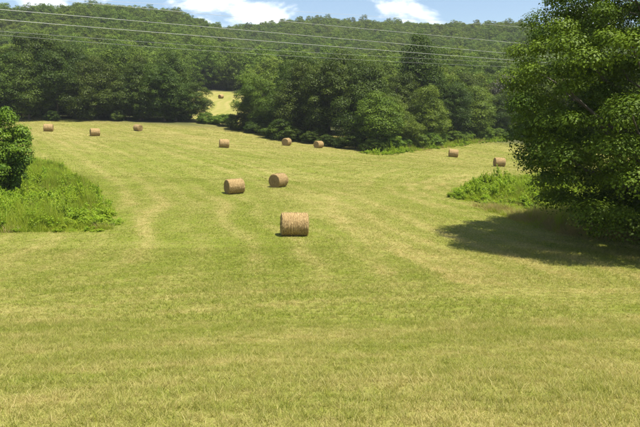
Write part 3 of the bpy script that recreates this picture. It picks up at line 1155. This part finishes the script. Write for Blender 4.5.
weeds('tall_weeds', LEFT_WEEDS, 0.42, [1, 1, 1, 2.2, 2.2, 2.2, .15, .15, .15], 1.4, 'tall unmown green weeds around the large shrub', 0.55)
weeds('tall_weeds', RIGHT_WEEDS, 0.42, [2, 2, 2, 1.4, 1.4, 1.4, .3, .3, .3], 1.45, 'patch of bright green weeds standing beyond the maple shadow', 0.7)
weeds('tall_dry_grass', RIGHT_DRY, 0.36, [0, 0, 0, .5, .5, .5, 2, 2, 2], 1.3, 'tan dry uncut grass under and beside the maple', 0.6)
MARGIN = [hit(px, py) for px, py in ((356, 152.5), (375, 156), (400, 154.5), (425, 151), (450, 148), (480, 144), (512, 141), (512, 136), (480, 138), (440, 142), (400, 146), (375, 150))]
weeds('tall_grass', MARGIN, 0.7, [1, 1, 1, 2, 2, 2, .3, .3, .3], 1.5, 'bright green uncut grass along the margin of the middle wood')

# ------------------------------------------------------------------ forest on the hills
hill_meshes = []
for i in range(6):
    V, F, t = leaf_cards(crown_points(95, 4.6, 5.4, 7.2, 400 + i, 0.45, 0.4, 0.6, 0.3, 0.9), np.random.default_rng(i).uniform(0.9, 1.7, 95)[:len(crown_points(95, 4.6, 5.4, 7.2, 400 + i, 0.45, 0.4, 0.6, 0.3, 0.9))], 60, 0.42, 410 + i, shell=0.5)
    tv, tf = tubes([([(0, 0, -1), (0.1, 0, 4), (0, 0.1, 9)], [0.28, 0.2, 0.08])], 6)
    F2 = np.concatenate([F, tf + len(V)]); V2 = np.concatenate([V, tv])
    hill_meshes.append(mesh_np('hill_tree', V2, F2, M_HILL, {'tint': ('FACE', np.concatenate([t, np.zeros(len(tf))]))}))
hill_col = source_collection('hill_trees', hill_meshes)
ys = np.arange(158, 720, 5.4)
HP = []
for y in ys:
    w = 0.58 * y + 60
    xs = np.arange(-w, w, 5.6)
    HP.append(np.stack([xs + rng.uniform(-2.8, 2.8, len(xs)), y + rng.uniform(-2.8, 2.8, len(xs))], -1))
HP = np.concatenate(HP)
keep = (clearing(HP[:, 0], HP[:, 1]) > 1.12)
HP = HP[keep]
n = len(HP)
s = rng.uniform(0.62, 1.08, n)
stand = fbm(HP[:, 0] * 0.02, HP[:, 1] * 0.02, 91, 3)
hue = np.clip(0.5 + (stand - 0.5) * 1.6 + rng.normal(0, 0.22, n), 0, 1)
rotz = np.stack([np.zeros(n), np.zeros(n), rng.uniform(0, 6.28, n)], -1)
hz = height(HP[:, 0], HP[:, 1])
sc3 = np.stack([s * rng.uniform(.85, 1.15, n), s * rng.uniform(.85, 1.15, n), s * rng.uniform(.85, 1.2, n)], -1)
hidx = rng.integers(0, 6, n)
# the nearest crowns that show over the woods below are trees of their own
hpx = 320 + FPX * HP[:, 0] / HP[:, 1]
hel = 115 - FPX * (hz + 12.5 * sc3[:, 2] - CZ) / HP[:, 1]
sky_line = np.interp(hpx, [-40, 40, 100, 150, 195, 205, 236, 245, 265, 290, 330, 350, 365, 395, 435, 470, 510, 530], [24, 26, 36, 46, 62, 105, 105, 82, 66, 58, 50, 48, 58, 66, 66, 68, 70, 60])
cand = np.where((hpx > -15) & (hpx < 532) & (hel < sky_line - 2))[0]
cand = cand[np.argsort(HP[cand, 1])][:260]
for i in cand:
    q = hpx[i]
    where = ('the wood behind the upper field' if q < 195 else 'the far clearing' if q < 240 else 'the dark trees behind the shaded bales' if q < 365
             else 'the tallest tree' if q < 440 else 'the pale trees by the maple')
    o = link('forest_tree', hill_meshes[hidx[i]])
    o.location = (HP[i, 0], HP[i, 1], hz[i])
    o.rotation_euler = rotz[i]
    o.scale = sc3[i]
    o['hue'] = float(hue[i])
    tag(o, 'hillside forest crown showing just above ' + where, 'tree', 'nearest trees of the hillside forest above ' + where)
rest = np.ones(n, bool); rest[cand] = False
scatter('hillside_forest', hill_col, np.stack([HP[:, 0], HP[:, 1], hz], -1)[rest], rotz[rest], sc3[rest],
        hidx[rest], {'hue': hue[rest]}, 'unbroken green forest covering the hillside up to the ridge', 'forest')

# ------------------------------------------------------------------ overhead wires
M_WIRE = plain_mat('aluminium_wire', (0.46, 0.46, 0.45), 0.35)
M_WIRE2 = plain_mat('weathered_wire', (0.30, 0.31, 0.29), 0.5)
WIRES = [
    ([(85, 0.5), (235, 7.6), (380, 17), (508, 26), (560, 30)], 0.010, M_WIRE, 'uppermost thin wire crossing the sky above the ridge'),
    ([(60, 0.8), (93, 3.5), (180, 11.5), (360, 28.6), (537, 44.8)], 0.013, M_WIRE, 'bright overhead wire, second from the top'),
    ([(0, 9.5), (180, 24.8), (400, 43.7), (537, 56)], 0.0145, M_WIRE, 'bright overhead wire, third from the top'),
    ([(0, 19.6), (180, 34.4), (400, 51.6), (537, 62)], 0.0155, M_WIRE, 'bright overhead wire, fourth from the top, over the wood'),
    ([(0, 31), (180, 44.8), (400, 56.8), (537, 64)], 0.009, M_WIRE2, 'faint overhead wire, fifth from the top'),
    ([(0, 35), (220, 51.6), (400, 62), (537, 68)], 0.009, M_WIRE2, 'faint overhead wire, lowest of all'),
]


def wire_depth(px):
    return 1.0 / (1 / 50.0 + (1 / 90.0 - 1 / 50.0) * px / 537.0)


for pts, rad, mat, lab in WIRES:
    px = np.array([p[0] for p in pts], float); py = np.array([p[1] for p in pts], float)
    co = np.polyfit(px, py, 2)
    q = np.linspace(-150, 690, 60)
    path = []
    for a in q:
        d = ray(a, np.polyval(co, a))
        y = wire_depth(a)
        path.append((d[0] / d[1] * y, y, CZ + d[2] / d[1] * y))
    v_, f_ = tubes([(path, [rad] * len(path))], 6)
    o = link('overhead_wire', mesh_np('overhead_wire', v_, f_, mat, smooth=True))
    tag(o, lab, 'wire', 'overhead wires strung across the field')

# ------------------------------------------------------------------ summer haze
hm, hnt = new_mat('summer_haze')
h_out = nd(hnt, 'ShaderNodeOutputMaterial')
h_v = nd(hnt, 'ShaderNodeVolumePrincipled')
h_v.inputs['Color'].default_value = (0.90, 0.95, 1.0, 1)
h_v.inputs['Density'].default_value = 0.00013
h_v.inputs['Anisotropy'].default_value = 0.0
hnt.links.new(h_v.outputs[0], h_out.inputs['Volume'])
hx, hy0, hy1, hz0, hz1 = 640.0, -60.0, 780.0, -3.0, 150.0
hb = np.array([(x, y, z) for z in (hz0, hz1) for x, y in ((-hx, hy0), (hx, hy0), (hx, hy1), (-hx, hy1))])
ho = link('haze', mesh_np('haze', hb, np.array([(3, 2, 1, 0), (4, 5, 6, 7), (0, 1, 5, 4), (1, 2, 6, 5), (2, 3, 7, 6), (3, 0, 4, 7)]), hm))
tag(ho, 'thin pale summer haze in the air before the hills', 'haze', kind='stuff')
